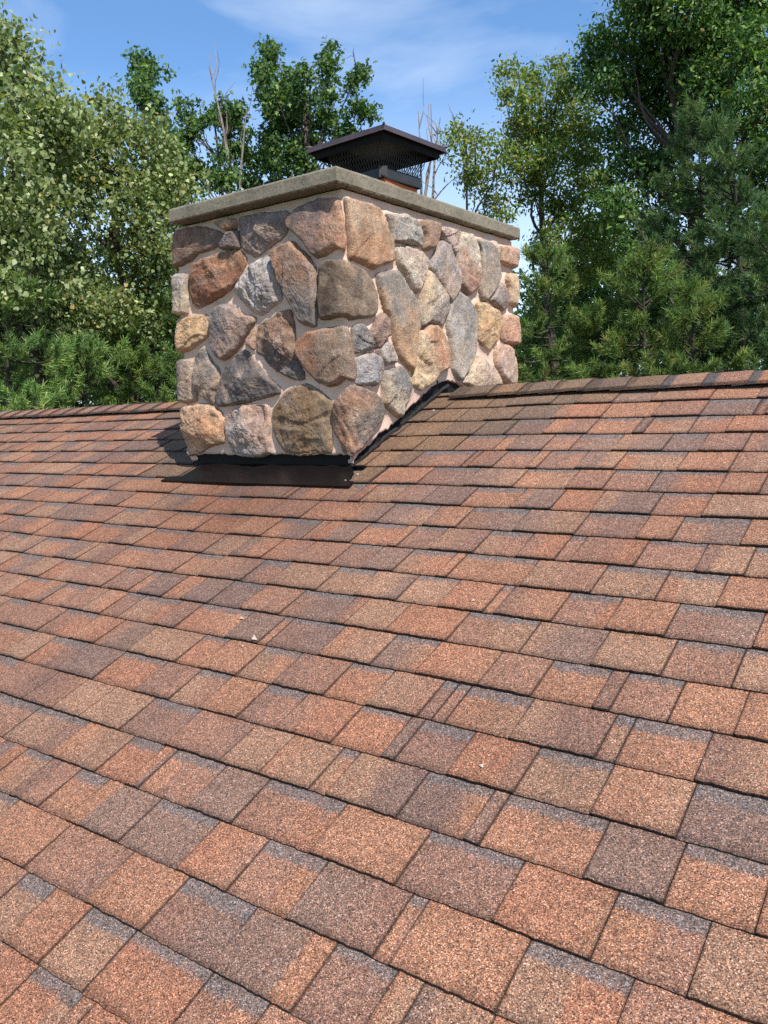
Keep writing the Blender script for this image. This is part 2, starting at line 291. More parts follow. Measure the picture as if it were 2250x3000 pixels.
# ================================================================ ROOF
TP, CP, SP = math.tan(PITCH), math.cos(PITCH), math.sin(PITCH)
roof = empty('house_roof', (-1.2, 0, 0))
tag(roof, 'weathered red-brown asphalt shingle roof sloping up to a ridge around the stone chimney', 'roof')
def wav(x, s): return .007 * noise.noise(Vector((x * .7, s * .9, 3.1))) + .0025 * noise.noise(Vector((x * 3.1, s * 3, 9.1)))
def rp(x, s, h):
    h += wav(x, s) - .014
    return (x, -s * CP - h * SP, -s * SP + h * CP)
PAL = [((188, 132, 96), 26), ((184, 122, 86), 14), ((170, 124, 100), 20), ((148, 112, 97), 13), ((143, 119, 107), 11), ((178, 138, 108), 18), ((130, 110, 103), 6)]
PALB = [((148, 116, 86), 3), ((137, 110, 88), 3), ((160, 122, 88), 2), ((126, 106, 90), 2)]
BAND = (126, 119, 117)
K_SH = .565
def pick(pal):
    t = random.random() * sum(wt for _, wt in pal)
    for c, wt in pal:
        t -= wt
        if t <= 0: break
    j = random.uniform(.94, 1.06); m_ = lin((170, 125, 99)) if pal is PAL else lin((142, 114, 90))
    o = np.array([(v * .64 + w_ * .36) * K_SH * j for v, w_ in zip(lin(c), m_)])
    return (o * .85 + o.mean() * .15) * np.array((.985, .99, .975))
NEWR = {0: 1.0, 1: .71, 2: .50, 3: .36, 4: .19, 5: .05, 6: -.04}
NEWL = {0: -2.32, 1: -2.19, 2: -1.95, 3: -1.8, 4: -1.72, 5: -1.7, 6: -1.53}
old, new = MB(), MB()
band = np.array([v * K_SH for v in lin(BAND)])
def jit(x, n, k): return noise.noise(Vector((x * 38, n * 7.3, k))) * .0022 + noise.noise(Vector((x * 150, n * 5.3, k + 4))) * .0022
def segment(mb, n, xa, xb, raised, c1, c2, hasband, brown):
    s1 = S0 + n * EXPO; s0 = s1 - EXPO - .012
    W_ = xb - xa; k = max(2, int(W_ / (.008 if n > 8 else .014)) + 1)
    top = .0150 if raised else .0102
    if n < 1: s0 = s1 - .06
    gap = .0008
    xs = np.linspace(xa + gap, xb - gap, k)
    if k > 3: xs[1] = xs[0] + .0045; xs[-2] = xs[-1] - .0045
    split = random.uniform(.25, .75); soft = random.choice([.05, .35, .6])
    sb = random.uniform(.20, .32); hasband = hasband and random.random() < .85
    rows = [0, .09, sb - .04, sb, sb + .04, .55, .8, .93, .975, 1.0]
    V = []; C = []
    ph = random.uniform(0, 50)
    for x in xs:
        f = (x - xa) / max(W_, 1e-6)
        mfac = min(1, max(0, (f - split) / soft + .5))
        e = jit(x, n, 1.7)
        curl = .0015 * noise.noise(Vector((x * 4, n * 3.1, 8)))
        for r in rows:
            s = s0 + (s1 + e - s0) * r
            hh = .0035 + (top + curl - .0035) * r
            if r == 1.0: hh -= .0012
            V.append(rp(x, s, hh))
            c = c1 * (1 - mfac) + c2 * mfac
            c = c * (1 + .10 * noise.noise(Vector((x * 9 + ph, s * 9, 2))))
            if hasband: 
                bf = min(1, max(0, (sb + .03 - r) / .07 + .7 * noise.noise(Vector((x * 22, n, 5))) + .6 * noise.noise(Vector((x * 90, n + r * 5, 5))))) if r > .05 else 1
                bf *= .85; c = c * (1 - bf) + band * bf
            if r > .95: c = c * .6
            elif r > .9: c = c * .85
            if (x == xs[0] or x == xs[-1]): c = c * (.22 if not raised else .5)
            # algae and rust-dark stain running down from the flashing
            if n >= 6:
                dx = (x + .62) / .62; ds = (s - 1.08) / .30
                g = math.exp(-dx * dx - ds * ds) * (.75 + .5 * noise.noise(Vector((x * 5, s * 6, 1))))
                c = c * (1 - .52 * max(0, min(1, g)) * np.array([.9, 1, 1.05]))
            C.append(tuple(c))
        # butt face, down to the course below; near-black paints in its shade
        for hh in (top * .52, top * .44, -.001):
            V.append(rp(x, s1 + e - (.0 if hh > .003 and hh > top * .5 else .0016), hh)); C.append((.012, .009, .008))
    m = len(rows) + 3; F = []
    for i in range(k - 1):
        for j in range(m - 1):
            F.append((i * m + j, i * m + j + 1, (i + 1) * m + j + 1, (i + 1) * m + j))
    # side walls
    b = len(V)
    for i, sgn in ((0, 1), (k - 1, -1)):
        base = len(V)
        for j, r in enumerate(rows):
            x = xs[i]; s = s0 + (s1 - s0) * r
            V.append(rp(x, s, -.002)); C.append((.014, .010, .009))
        for j in range(len(rows) - 1):
            q = (i * m + j, i * m + j + 1, base + j + 1, base + j)
            F.append(q if sgn < 0 else q[::-1])
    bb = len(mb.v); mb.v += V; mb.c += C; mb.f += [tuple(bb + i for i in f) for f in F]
for n in range(0, 27):
    x = -6.4 + random.uniform(0, .2); raised = random.random() < .5
    while x < 3.9:
        wd = random.choice([random.uniform(.10, .17), random.uniform(.14, .25), random.uniform(.14, .22)])
        if random.random() < .10: wd = random.uniform(.035, .06)
        x2 = x + wd
        brown = False
        if n in NEWR:
            xl, xr = NEWL[n], NEWR[n]
            if x < xl < x2 or (x < xl and xl - x < .05): x2 = xl
            if x < xr < x2: x2 = xr
            brown = xl - .001 <= x < xr - .001
        if n == 6:                                   # this course is cut around the chimney base
            if x < -1.19 < x2: x2 = -1.19
            if -1.191 <= x < -.161: x = -.16; continue
        c1 = pick(PALB if brown else PAL); c2 = pick(PALB if brown else PAL) if random.random() < .65 else c1
        if brown: c2 = c1 * random.uniform(.9, 1.1)
        if x2 - x > .004:
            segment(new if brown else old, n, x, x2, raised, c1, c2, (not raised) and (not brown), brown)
        x = x2
        raised = (not raised) if random.random() < .85 else raised
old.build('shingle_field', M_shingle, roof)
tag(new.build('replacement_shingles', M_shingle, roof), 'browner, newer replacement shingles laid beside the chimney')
# deck, rear slope, rake and walls under it
dk = MB()
y0, zf = -5.0, -5.0 * TP
YB = 5.0
th = .03
def slab(mb, x0, x1, ya, za, yb, zb, t):
    mb.add([(x0, ya, za), (x1, ya, za), (x1, yb, zb), (x0, yb, zb), (x0, ya, za - t), (x1, ya, za - t), (x1, yb, zb - t), (x0, yb, zb - t)],
           [(0, 1, 2, 3), (7, 6, 5, 4), (0, 4, 5, 1), (1, 5, 6, 2), (2, 6, 7, 3), (3, 7, 4, 0)])
slab(dk, -6.4, 3.9, -4.2, -4.2 * TP - .03, 0, -.03, .15)
dk.build('roof_deck', M_deck, roof)
rs = MB(); nb = 34; sst = .143
for i in range(nb):
    s0, s1 = .06 + i * sst, .06 + (i + 1) * sst
    k = 40
    for j in range(k):
        xa = -6.4 + 10.3 * j / k; xb = -6.4 + 10.3 * (j + 1) / k
        c = tuple(pick(PAL))
        rs.add([(xa, s0 * CP, -s0 * SP - .012), (xb, s0 * CP, -s0 * SP - .012), (xb, s1 * CP, -s1 * SP), (xa, s1 * CP, -s1 * SP), (xb, s1 * CP, -s1 * SP - .012), (xa, s1 * CP, -s1 * SP - .012)],
               [(0, 1, 2, 3), (3, 2, 4, 5)], c)
rs.build('rear_slope', M_shingle, roof)
# ridge cap shingles, each bent over the ridge, lapped so each butt faces right
def ridge_cap(x0, idx, brown):
    L_ = .215; c = pick(PALB if brown else PAL)
    if not brown and random.random() < .3: c = pick(PAL) * .9
    V = []; C = []; F = []
    ss = [-.15, -.135, -.11, -.085, -.06, -.04, -.022, -.01, 0, .01, .022, .04, .06, .08, .10, .118, .132, .136]
    us = [0, .2, .40, .46, .7, .9, .97, 1.0]
    skew = random.uniform(-.006, .006); se = random.uniform(-.004, .004)
    ww = math.sqrt(.022 ** 2)
    for u in us:
        for s in ss:
            x = x0 + L_ * u + skew * s * 10 + .002 * noise.noise(Vector((s * 30, idx, u)))
            sr = s + se * (1 if s > 0 else 0)
            h = .004 + .0070 * u + .001 * noise.noise(Vector((x * 20, s * 20, 2)))
            # rounded ridge
            y = -sr * CP; z = -(math.sqrt(sr * sr + .03 ** 2) - .03) * SP + .001
            z += h; z += wav(x, 0) + .0025 * noise.noise(Vector((x * 6, 1, idx)))
            y -= .35 * h * (1 if s > 0 else -1) * min(1, abs(s) / .03)
            if s > .134: z -= .009; y += .001
            V.append((x, y, z))
            cc = c * (1 + .08 * noise.noise(Vector((x * 9, s * 9, 2))))
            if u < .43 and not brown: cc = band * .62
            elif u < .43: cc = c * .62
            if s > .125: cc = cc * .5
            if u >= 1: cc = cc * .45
            C.append(tuple(cc))
    m = len(ss)
    for s_i, s in enumerate(ss):     # the butt edge at the right end
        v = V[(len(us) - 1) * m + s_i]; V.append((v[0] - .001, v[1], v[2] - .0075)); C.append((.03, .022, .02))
    for i in range(len(us)):
        for j in range(m - 1): F.append((i * m + j, i * m + j + 1, (i + 1) * m + j + 1, (i + 1) * m + j))
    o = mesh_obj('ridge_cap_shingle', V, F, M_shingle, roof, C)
    return o
i = 0; x = -6.3
while x < 3.7:
    if x < -1.36 or x > -.24:
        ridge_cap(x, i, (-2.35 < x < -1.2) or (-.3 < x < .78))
    x += .162 + random.uniform(-.008, .008); i += 1
# pale mortar flecks and droppings lying on the shingles
fl = MB()
def fleck(x, y, r, ax=1., ang=0.):
    s = -y / CP; V = []; n = 12
    for k in range(n):
        a = 2 * math.pi * k / n; rr = r * (1 + .35 * math.sin(3 * a + x * 50))
        dx, ds = rr * ax * math.cos(a), rr * math.sin(a)
        px_, ps = x + dx * math.cos(ang) - ds * math.sin(ang), s + dx * math.sin(ang) + ds * math.cos(ang)
        fr = (ps - S0) / EXPO; fr = fr - math.floor(fr)
        V.append(rp(px_, ps, .0035 + .0125 * fr + .0035))
    fr = (s - S0) / EXPO; fr -= math.floor(fr)
    V.append(rp(x, s, .0035 + .0125 * fr + .0055))
    fl.add(V, [(k, (k + 1) % n, n)[::-1] for k in range(n)])
for a in [(.05, -1.69, .006, 2.2, .4), (.19, -1.77, .008, 2.4, .6), (.165, -1.80, .004, 2, .6), (.79, -1.48, .006), (1.11, -2.0, .006), (-.15, -.22, .007, 1.4), (.39, -.1, .006), (.48, -.55, .005, 1.3), (1.25, -.42, .004)]:
    fleck(a[0], a[1], a[2] * .8, *a[3:])
for k in range(4): fleck(random.uniform(-.20, -.12), random.uniform(-.88, -.80), random.uniform(.002, .005), 1.6, random.random())
fl.build('mortar_flecks', M_white, roof)
house = MB()
house.box((-6.0, -4.6, -5.2), (3.5, 4.6, -4.6 * TP - .3))
hv = empty('house_walls', (-1.2, 0, -5)); tag(hv, 'pale walls of the house underneath the shingle roof', 'house', kind=None)
house.v = [v for v in house.v]
house.add([(-6.0, -4.6, -4.6 * TP - .3), (-6.0, 4.6, -4.6 * TP - .3), (-6.0, 0, -.35), (3.5, -4.6, -4.6 * TP - .3), (3.5, 4.6, -4.6 * TP - .3), (3.5, 0, -.35)], [(0, 2, 1), (3, 4, 5)])
house.build('wall', M_wall, hv)
ground = MB(); ground.add([(-400, -400, -5.2), (400, -400, -5.2), (400, 400, -5.2), (-400, 400, -5.2)], [(0, 1, 2, 3)])
tag(ground.build('ground', M_ground), kind='structure')
# ================================================================ CHIMNEY
XS1, XS2, YS1, YS2 = -1.271, -.181, -.793, .735      # outer envelope of the field stones
WF, WS = XS2 - XS1, YS2 - YS1
WT = 1.062                                           # front width the outlines were measured on
STONES = [([(a * WF / WT if a < WT else a + WF - WT, b if b < .73 else .73 + (b - .73) * 1.4) for a, b in P], c1, c2, an, ro) for P, c1, c2, an, ro in STONES]
INS, RC = .032, .045
chim = empty('stone_chimney', ((XS1 + XS2) / 2, (YS1 + YS2) / 2, -.35))
tag(chim, 'square chimney of tan, grey and orange field stones in pink mortar, straddling the ridge', 'chimney')
def fold(u, h, z):
    """wrap the unfolded coordinate u round the chimney: front face, right side, back, left side"""
    r = RC - INS + h
    def arc(cx, cy, a0, t):
        a = a0 + t * math.pi / 2
        return (cx + r * math.sin(a), cy - r * math.cos(a), z)
    P = 2 * (WF + WS); u = (u + WS + RC * 1.0) % P - WS - RC * 1.0     # left side is negative
    if u < -RC: return (XS1 + INS - h, YS1 - u, z)
    if u < RC: return arc(XS1 + RC, YS1 + RC, -math.pi / 2, (u + RC) / (2 * RC))
    if u < WF - RC: return (XS1 + u, YS1 + INS - h, z)
    if u < WF + RC: return arc(XS2 - RC, YS1 + RC, 0, (u - WF + RC) / (2 * RC))
    if u < WF + WS - RC: return (XS2 - INS + h, YS1 + (u - WF), z)
    if u < WF + WS + RC: return arc(XS2 - RC, YS2 - RC, math.pi / 2, (u - WF - WS + RC) / (2 * RC))
    return (XS2 - (u - WF - WS), YS2 - INS + h, z)
BOT = [(0, -.276), (WF, -.276), (1.10, -.276), (1.167, -.232), (1.30, -.165), (1.42, -.115), (1.53, -.05), (1.61, -.015), (1.72, .04), (1.80, .07), (1.95, .075), (2.1, .0), (2.6, -.19), (2.9, -.22)]
BOT = [(a if a <= WF else a, b) for a, b in BOT]
BOT = [BOT[0], BOT[1]] + [(a + WF - WT, b - .034) for a, b in BOT[2:]]
BOT = [(-b[0] + WF, b[1]) for b in BOT[::-1] if b[0] > WF + .02] + BOT
bu = [b[0] for b in BOT]; bz = [b[1] for b in BOT]
def botz(u): return float(np.interp(u, bu, bz)) + .010 * noise.noise(Vector((u * 14, 0, 3))) + .010 * noise.noise(Vector((u * 45, 0, 3)))
def seg_dist(P, A, B):
    d = B - A; t = np.clip(((P - A) @ d) / (d @ d + 1e-12), 0, 1)
    return np.linalg.norm(P - A - t[:, None] * d, axis=1)
def smooth_poly(pts, n=132, seed=0):
    P = np.array(pts, float); k = len(P)
    out = []
    for i in range(k):
        p0, p1, p2, p3 = P[i - 1], P[i], P[(i + 1) % k], P[(i + 2) % k]
        for t in np.linspace(0, 1, 10, endpoint=False):
            cr_ = .5 * ((2 * p1) + (-p0 + p2) * t + (2 * p0 - 5 * p1 + 4 * p2 - p3) * t * t + (-p0 + 3 * p1 - 3 * p2 + p3) * t ** 3)
            ln = p1 * (1 - t) + p2 * t
            out.append(cr_ * .4 + ln * .6)
    Q = np.array(out); Q2 = np.vstack([Q, Q[:1]])
    s = np.concatenate([[0], np.cumsum(np.linalg.norm(np.diff(Q2, axis=0), axis=1))])
    tt = np.linspace(0, s[-1], n, endpoint=False)
    Q = np.stack([np.interp(tt, s, Q2[:, 0]), np.interp(tt, s, Q2[:, 1])], 1)
    c = Q.mean(0)
    for i in range(n):
        v = Q[i] - c; Q[i] = Q[i] + v / np.linalg.norm(v) * .0085; q = noise.noise(Vector((Q[i][0] * 26, Q[i][1] * 26, seed))) * .006 + noise.noise(Vector((Q[i][0] * 80, Q[i][1] * 80, seed))) * .0022
        Q[i] = Q[i] + v / np.linalg.norm(v) * q
    return Q
K_ST = .64
allp = []
RHO = [1.0, .985, .96, .935, .91, .88, .85] + [.82 - .033 * i for i in range(24)] + [.03]
LBL = {0: 'brown stone at the top left corner', 6: 'pale grey rough stone in the front face', 16: 'dark grey triangular stone in the front face', 4: 'large dark brown-grey stone under the near crown corner', 22: 'large orange stone beside the near corner',
       10: 'yellow tan stone on the left edge', 20: 'large round brown stone in the bottom row', 36: 'tall grey stone on the right face'}
def make_stone(idx, pts, c1, c2, ang, rough_, hidden=False):
    pts = [(a_, b_ - .012 if b_ < -.24 and a_ < WF + .05 else b_) for a_, b_ in pts]; n = 132; Q = smooth_poly(pts, n, idx * 3.7); c = Q.mean(0)
    if not hidden: allp.append(Q)
    else: allp.append(Q)
    H = .040 + .012 * ((idx * 37) % 10) / 10
    if len(pts) < 7: H *= .75
    tx, tz = .10 * noise.noise(Vector((idx, 1, 1))), .16 * noise.noise(Vector((idx, 5, 1)))
    ks = K_ST * (1.42 if Q[:, 0].mean() < WF - .1 else 1.10); A = np.array([v * ks for v in lin(c1)]); B = np.array([v * ks for v in lin(c2)])  # front stones coloured lighter than side ones, standing in for stronger sunlight
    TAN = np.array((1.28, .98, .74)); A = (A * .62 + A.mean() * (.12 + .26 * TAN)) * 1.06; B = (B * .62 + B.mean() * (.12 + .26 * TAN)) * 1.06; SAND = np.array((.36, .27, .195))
    ext = np.abs(Q - c).max()
    gs = random.Random(idx * 7 + 1); PLN = [(gs.uniform(0, .004), gs.uniform(-.08, .08), gs.uniform(-.08, .08))]
    for k_ in range(5):
        a_ = 6.28 * k_ / 5 + gs.uniform(-.5, .5); sl = gs.uniform(.05, .22); PLN.append((gs.uniform(.004, .014), -sl * math.cos(a_), -sl * math.sin(a_)))
    V = []; C = []; F = []; rho = RHO if not hidden else RHO[:7] + RHO[8::4]
    def pt(q, d):
        e = min(d / .021, 1); prof = math.sqrt(max(0, 1 - (1 - e) ** 2.2))
        P3 = Vector((q[0] * 9, q[1] * 9, idx * 5.1))
        fc = min(a_ + b_ * (q[0] - c[0]) + c_ * (q[1] - c[1]) for a_, b_, c_ in PLN)
        fc = max(fc, -.013)
        rl = fc * min(1.6, rough_) + (noise.noise(P3) * .005 - abs(noise.noise(P3 * 1.6 + Vector((3, 0, 0)))) * .0035 + noise.noise(P3 * 5) * .0015 + noise.noise(P3 * 11) * .0012 + noise.noise(P3 * 24) * .0014) * rough_ * 1.15
        crk = abs(noise.noise(Vector((q[0] * 7 + idx, q[1] * 7, 2.2)))); crk = 0
        sa, sb_ = math.cos(idx * 1.9), math.sin(idx * 1.9); ua, ub = q[0] * sa + q[1] * sb_, -q[0] * sb_ + q[1] * sa
        rl += (noise.noise(Vector((ua * 7, ub * 34, idx))) * .0022 + noise.noise(Vector((ua * 16, ub * 75, idx))) * .0010) * rough_
        rl -= .0045 * max(0, min(1, (noise.noise(Vector((ua * 5, ub * 11, idx + 7))) - .12) * 14)) * rough_
        st = 0 * math.floor(2.2 * (noise.noise(P3 * .7 + Vector((9, 0, 0))) + .5) * 2) * .0022 * rough_
        h = -.012 + (H + .012) * prof + (rl + crk + st + tx * (q[0] - c[0]) + tz * (q[1] - c[1])) * min(1, d / .012)
        V.append(fold(q[0], h, q[1]))
        v = (q - c) / ext
        if ang is None: m = .5 + 1.4 * noise.noise(Vector((q[0] * 8, q[1] * 8, idx)))
        else:
            a = R(ang); m = .5 + 1.0 * (v[0] * math.cos(a) - (-v[1]) * math.sin(a)) + .9 * noise.noise(Vector((q[0] * 10, q[1] * 10, idx)))
        m = min(1, max(0, m)); cc = A * (1 - m) + B * m
        cc = cc * (1 + .16 * noise.noise(Vector((q[0] * 30, q[1] * 30, idx))))
        sf = min(.75, max(0, 1.6 * (noise.noise(Vector((q[0] * 16, q[1] * 16, idx + 40))) + .02))) + (.35 if d < .012 else 0)
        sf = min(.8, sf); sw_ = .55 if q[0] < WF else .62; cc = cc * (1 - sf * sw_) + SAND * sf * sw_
        C.append(tuple(cc))
    for r in rho:
        for i in range(n):
            q = c + (Q[i] - c) * r
            d = np.linalg.norm(Q[i] - c) * (1 - r) * .92
            pt(q, d)
    pt(c, .1)
    m = len(rho)
    for j in range(m - 1):
        for i in range(n):
            F.append((j * n + i, j * n + (i + 1) % n, (j + 1) * n + (i + 1) % n, (j + 1) * n + i))
    for i in range(n): F.append(((m - 1) * n + i, (m - 1) * n + (i + 1) % n, m * n))
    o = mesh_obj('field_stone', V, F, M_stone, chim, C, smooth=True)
    if not hidden and idx in LBL: o['label'] = LBL[idx]
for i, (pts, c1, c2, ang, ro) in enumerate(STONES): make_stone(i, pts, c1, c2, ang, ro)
for i, (pts, c1, c2, ang, ro) in enumerate(STONES):          # the left side, hidden from the photograph's viewpoint
    P = [(WF - a, b) for a, b in pts]
    if max(p[0] for p in P) < -.16 and min(p[0] for p in P) > -WS + .02: make_stone(i + 60, P[::-1], c2, c1, ang, ro, True)
# mortar skin
us = np.arange(-WS - .2, WF + WS + .25, .0105)
NZ = 100
V = []; idx = []
U = []; 
for u in us:
    zb = botz(u)
    for j in range(NZ):
        U.append((u, zb + (.806 - zb) * j / (NZ - 1)))
U = np.array(U); dmin = np.full(len(U), 1.)
for Q in allp:
    lo, hi = Q.min(0) - .05, Q.max(0) + .05
    m = np.where((U[:, 0] > lo[0]) & (U[:, 0] < hi[0]) & (U[:, 1] > lo[1]) & (U[:, 1] < hi[1]))[0]
    if len(m) == 0: continue
    P = U[m]; d = np.full(len(m), 1.)
    Qs = Q[::2]
    for k in range(len(Qs)): d = np.minimum(d, seg_dist(P, Qs[k], Qs[(k + 1) % len(Qs)]))
    dmin[m] = np.minimum(dmin[m], d)
V = []
for (u, z), d in zip(U, dmin):
    h = -.002 + .012 * math.exp(-d / .009) + .006 * noise.noise(Vector((u * 9, z * 9, 4))) + .0010 * noise.noise(Vector((u * 45, z * 45, 4))) + .0004 * noise.noise(Vector((u * 130, z * 130, 4)))
    V.append(fold(u, h, z))
nu = len(us)
F = np.array([(i * NZ + j, (i + 1) * NZ + j, (i + 1) * NZ + j + 1, i * NZ + j + 1) for i in range(nu - 1) for j in range(NZ - 1)])
# underside lip of the veneer
b0 = len(V); 
for i, u in enumerate(us): V.append(fold(u, -.035, U[i * NZ][1] + .002 + .004 * noise.noise(Vector((u * 60, 0, 0)))))
F2 = np.array([(b0 + i, b0 + i + 1, (i + 1) * NZ, i * NZ) for i in range(nu - 1)])
mesh_obj('mortar', V, np.vstack([F, F2]), M_mortar, chim, smooth=True)
bk = MB(); bk.box((XS1 + .03, YS2 - .07, -.55), (XS2 - .03, YS2 - INS - .002, .80)); bk.build('rear_panel', M_mortar, chim)
# metal-wrapped core under the veneer: wall flashing, apron, tar
q = .052
cf = MB(); cf.box((XS1 + q, YS1 + q, -.60), (XS2 - q, YS2 - q - .02, .79)); cf.build('base_flashing', M_tarm, chim)
ap = MB()
def rq(x, y, h): return (x, y - h * SP, y * TP + h * CP)
edge = [(-1.295, -.905), (-1.275, -.868), (-1.19, -.862), (-1.17, -.80), (-1.165, -.745), (-.232, -.745), (-.175, -.80), (-.155, -.862), (-.125, -.868), (-.12, -.905), (-.5, -.905), (-.95, -.906)]
tp = [rq(x, y, .0035 if y < -.85 else .006) for x, y in edge]; bt = [rq(x, y, -.004) for x, y in edge]; n = len(edge)
ap.add(tp + bt, [tuple(range(n))[::-1]] + [(i, (i + 1) % n, n + (i + 1) % n, n + i) for i in range(n)])
ap.build('apron_flashing', M_flash, chim)
# brown step pieces and tar bead following the slope on the right side
tr = MB()
pts = []; rad = []
for k in range(60):
    y = -.75 + k * .0135
    if y > .04: break
    pts.append((XS2 - q + .006 + .008 * noise.noise(Vector((y * 20, 0, 0))), y, y * TP + .004 + .006 * noise.noise(Vector((y * 25, 4, 0)))))
    rad.append(.012 + .010 * noise.noise(Vector((y * 18, 9, 0))))
tr.tube(pts, rad, 8)
pts = [(XS2 - q + .008, .04 - .02 * k, .012 + .002 * k + .01 * math.sin(k)) for k in range(14)]
tr.tube([(XS2 - q + .002, -.30 + .025 * k, -.075 + .012 * k + .008 * math.sin(k * 1.7)) for k in range(14)], [.014 + .006 * math.sin(k * 2.3) for k in range(14)], 8)
tr.build('tar_bead', M_tar, chim, smooth=True)
# concrete crown
CX1, CX2, CY1, CY2, CZ0, CZ1 = -1.198, -.176, -.838, .735, .811, .875
def rbox(x0, x1, y0_, y1_, z0, z1, st, nz_, bev, amp, seed, rag=0):
    """box with a fine grid on each side, softened and roughened"""
    per = []
    nx = int((x1 - x0) / st); ny = int((y1_ - y0_) / st)
    for i in range(nx): per.append((x0 + (x1 - x0) * i / nx, y0_, 0, -1))
    for i in range(ny): per.append((x1, y0_ + (y1_ - y0_) * i / ny, 1, 0))
    for i in range(nx): per.append((x1 - (x1 - x0) * i / nx, y1_, 0, 1))
    for i in range(ny): per.append((x0, y1_ - (y1_ - y0_) * i / ny, -1, 0))
    n = len(per); V = []; F = []
    lev = [(-1, z0)] + [(k, z0 + (z1 - z0) * k / nz_) for k in range(nz_ + 1)] + [(-2, z1)]
    cx, cy = (x0 + x1) / 2, (y0_ + y1_) / 2
    for k, z in lev:
        for (x, y, nx_, ny_) in per:
            ins = 0
            if k == -1: ins = .10
            if k == -2: ins = .07
            if k == 0 or k == nz_: ins = bev
            px_ = x - math.copysign(ins, x - cx) if abs(abs(x - cx) - (x1 - x0) / 2) < 1e-6 or abs(x - cx) > (x1 - x0) / 2 - ins else x
            py_ = y - math.copysign(ins, y - cy) if abs(abs(y - cy) - (y1_ - y0_) / 2) < 1e-6 or abs(y - cy) > (y1_ - y0_) / 2 - ins else y
            d = noise.noise(Vector((px_ * 14, py_ * 14, z * 14 + seed))) * amp + noise.noise(Vector((px_ * 60, py_ * 60, z * 60 + seed))) * amp * .5
            zz = z
            if k == 0: zz = z + abs(noise.noise(Vector((px_ * 45, py_ * 45, 1)))) * rag
            if k >= nz_: zz = z + noise.noise(Vector((px_ * 8, py_ * 8, 1))) * .002
            if k == -2: zz = z + .003
            V.append((px_ + d * nx_, py_ + d * ny_, zz))
    m = len(lev)
    for a in range(m - 1):
        for i in range(n): F.append((a * n + i, a * n + (i + 1) % n, (a + 1) * n + (i + 1) % n, (a + 1) * n + i))
    F.append(tuple(range(n))[::-1]); F.append(tuple((m - 1) * n + i for i in range(n)))
    return V, F
V, F = rbox(CX1, CX2, CY1, CY2, CZ0, CZ1, .012, 8, .004, .0022, 3, .012)
cro = mesh_obj('concrete_crown', V, F, M_conc, chim)
fm = MB()                                             # clay flue, hollow
fx, fy, fo, fi, ft = -.578, -.005, .137, .108, 1.04
ring = lambda h, z: [(fx - h, fy - h, z), (fx + h, fy - h, z), (fx + h, fy + h, z), (fx - h, fy + h, z)]
fm.add(ring(fo, .86) + ring(fo, ft) + ring(fi, ft) + ring(fi, .86), [(i, (i + 1) % 4, 4 + (i + 1) % 4, 4 + i) for i in range(4)] + [(4 + i, 4 + (i + 1) % 4, 8 + (i + 1) % 4, 8 + i) for i in range(4)] + [(8 + i, 8 + (i + 1) % 4, 12 + (i + 1) % 4, 12 + i) for i in range(4)])
fm.build('flue_tile', M_clay, chim)
# ================================================================ METAL CAP
cap = empty('chimney_cap', (fx, fy, 1.0))
tag(cap, 'dark brown metal chimney cap with wire mesh sides, clamped on the clay flue', 'chimney cap')
ROT = -.053
def rc(x, y, z, cx=fx, cy=fy): return (cx + x * math.cos(ROT) - y * math.sin(ROT), cy + x * math.sin(ROT) + y * math.cos(ROT), z)
HX, HY = -.585, -.003
hz, hs = 1.186, .246
hd = MB()
def ringr(h, z): return [rc(a * h, b * h, z, HX, HY) for a, b in ((-1, -1), (1, -1), (1, 1), (-1, 1))]
# lid: low pyramid, hem turned down and kicked out
Z = [(.004, hz + .064), (hs - .012, hz + .030), (hs, hz + .026), (hs + .003, hz + .004), (hs + .007, hz), (hs + .0045, hz - .001), (hs + .0005, hz + .004), (hs - .0025, hz + .024), (hs - .02, hz + .022), (.004, hz + .058)]
V = []; F = []
for h, z in Z: V += ringr(h, z)
for a in range(len(Z) - 1):
    for i in range(4): F.append((a * 4 + i, (a + 1) * 4 + i, (a + 1) * 4 + (i + 1) % 4, a * 4 + (i + 1) % 4))
F.append((0, 1, 2, 3)); F.append(tuple(len(V) - 4 + i for i in (3, 2, 1, 0)))
hd.add(V, F); hood = hd.build('hood', M_capm, cap)
for a, b in ((1, -1), (-1, -1), (1, 1), (-1, 1)):          # folded corner seams
    s = MB(); s.tube([rc(a * (hs + .004) * k, b * (hs + .004) * k, hz + .064 * (1 - k) + .030 * k - .002, HX, HY) for k in (.88, .94, 1.0, 1.015)] , [.002, .005, .007, .003], 6)
    s.build('corner_fold', M_capm, cap, smooth=True)
sk = MB()                                              # inner skirt that carries the mesh
for a in range(4):
    pass
g = .230
V = ringr(g, hz + .026) + ringr(g - .01, hz - .030) + ringr(g - .012, hz - .030) + ringr(g - .002, hz + .026)
sk.add(V, [(k * 4 + i, (k + 1) * 4 + i, (k + 1) * 4 + (i + 1) % 4, k * 4 + (i + 1) % 4) for k in range(3) for i in range(4)])
sk.build('hood_skirt', M_skirt, cap)
bz0, bz1, bw = 1.010, 1.064, .150
bd = MB(); V = []
for h, z in ((bw, bz0), (bw + .002, bz0 + .004), (bw, bz1 - .006), (bw - .004, bz1), (bw - .010, bz1), (bw - .012, bz1 - .006), (bw - .012, bz0)): V += [rc(a * h, b * h, z) for a, b in ((-1, -1), (1, -1), (1, 1), (-1, 1))]
bd.add(V, [(k * 4 + i, k * 4 + (i + 1) % 4, (k + 1) * 4 + (i + 1) % 4, (k + 1) * 4 + i) for k in range(6) for i in range(4)])
bd.build('base_band', M_black, cap)
cl = MB()
cl.box((-.02, -.004, 0), (.02, .006, .05)); cl.v = [tuple(Vector(v)) for v in cl.v]
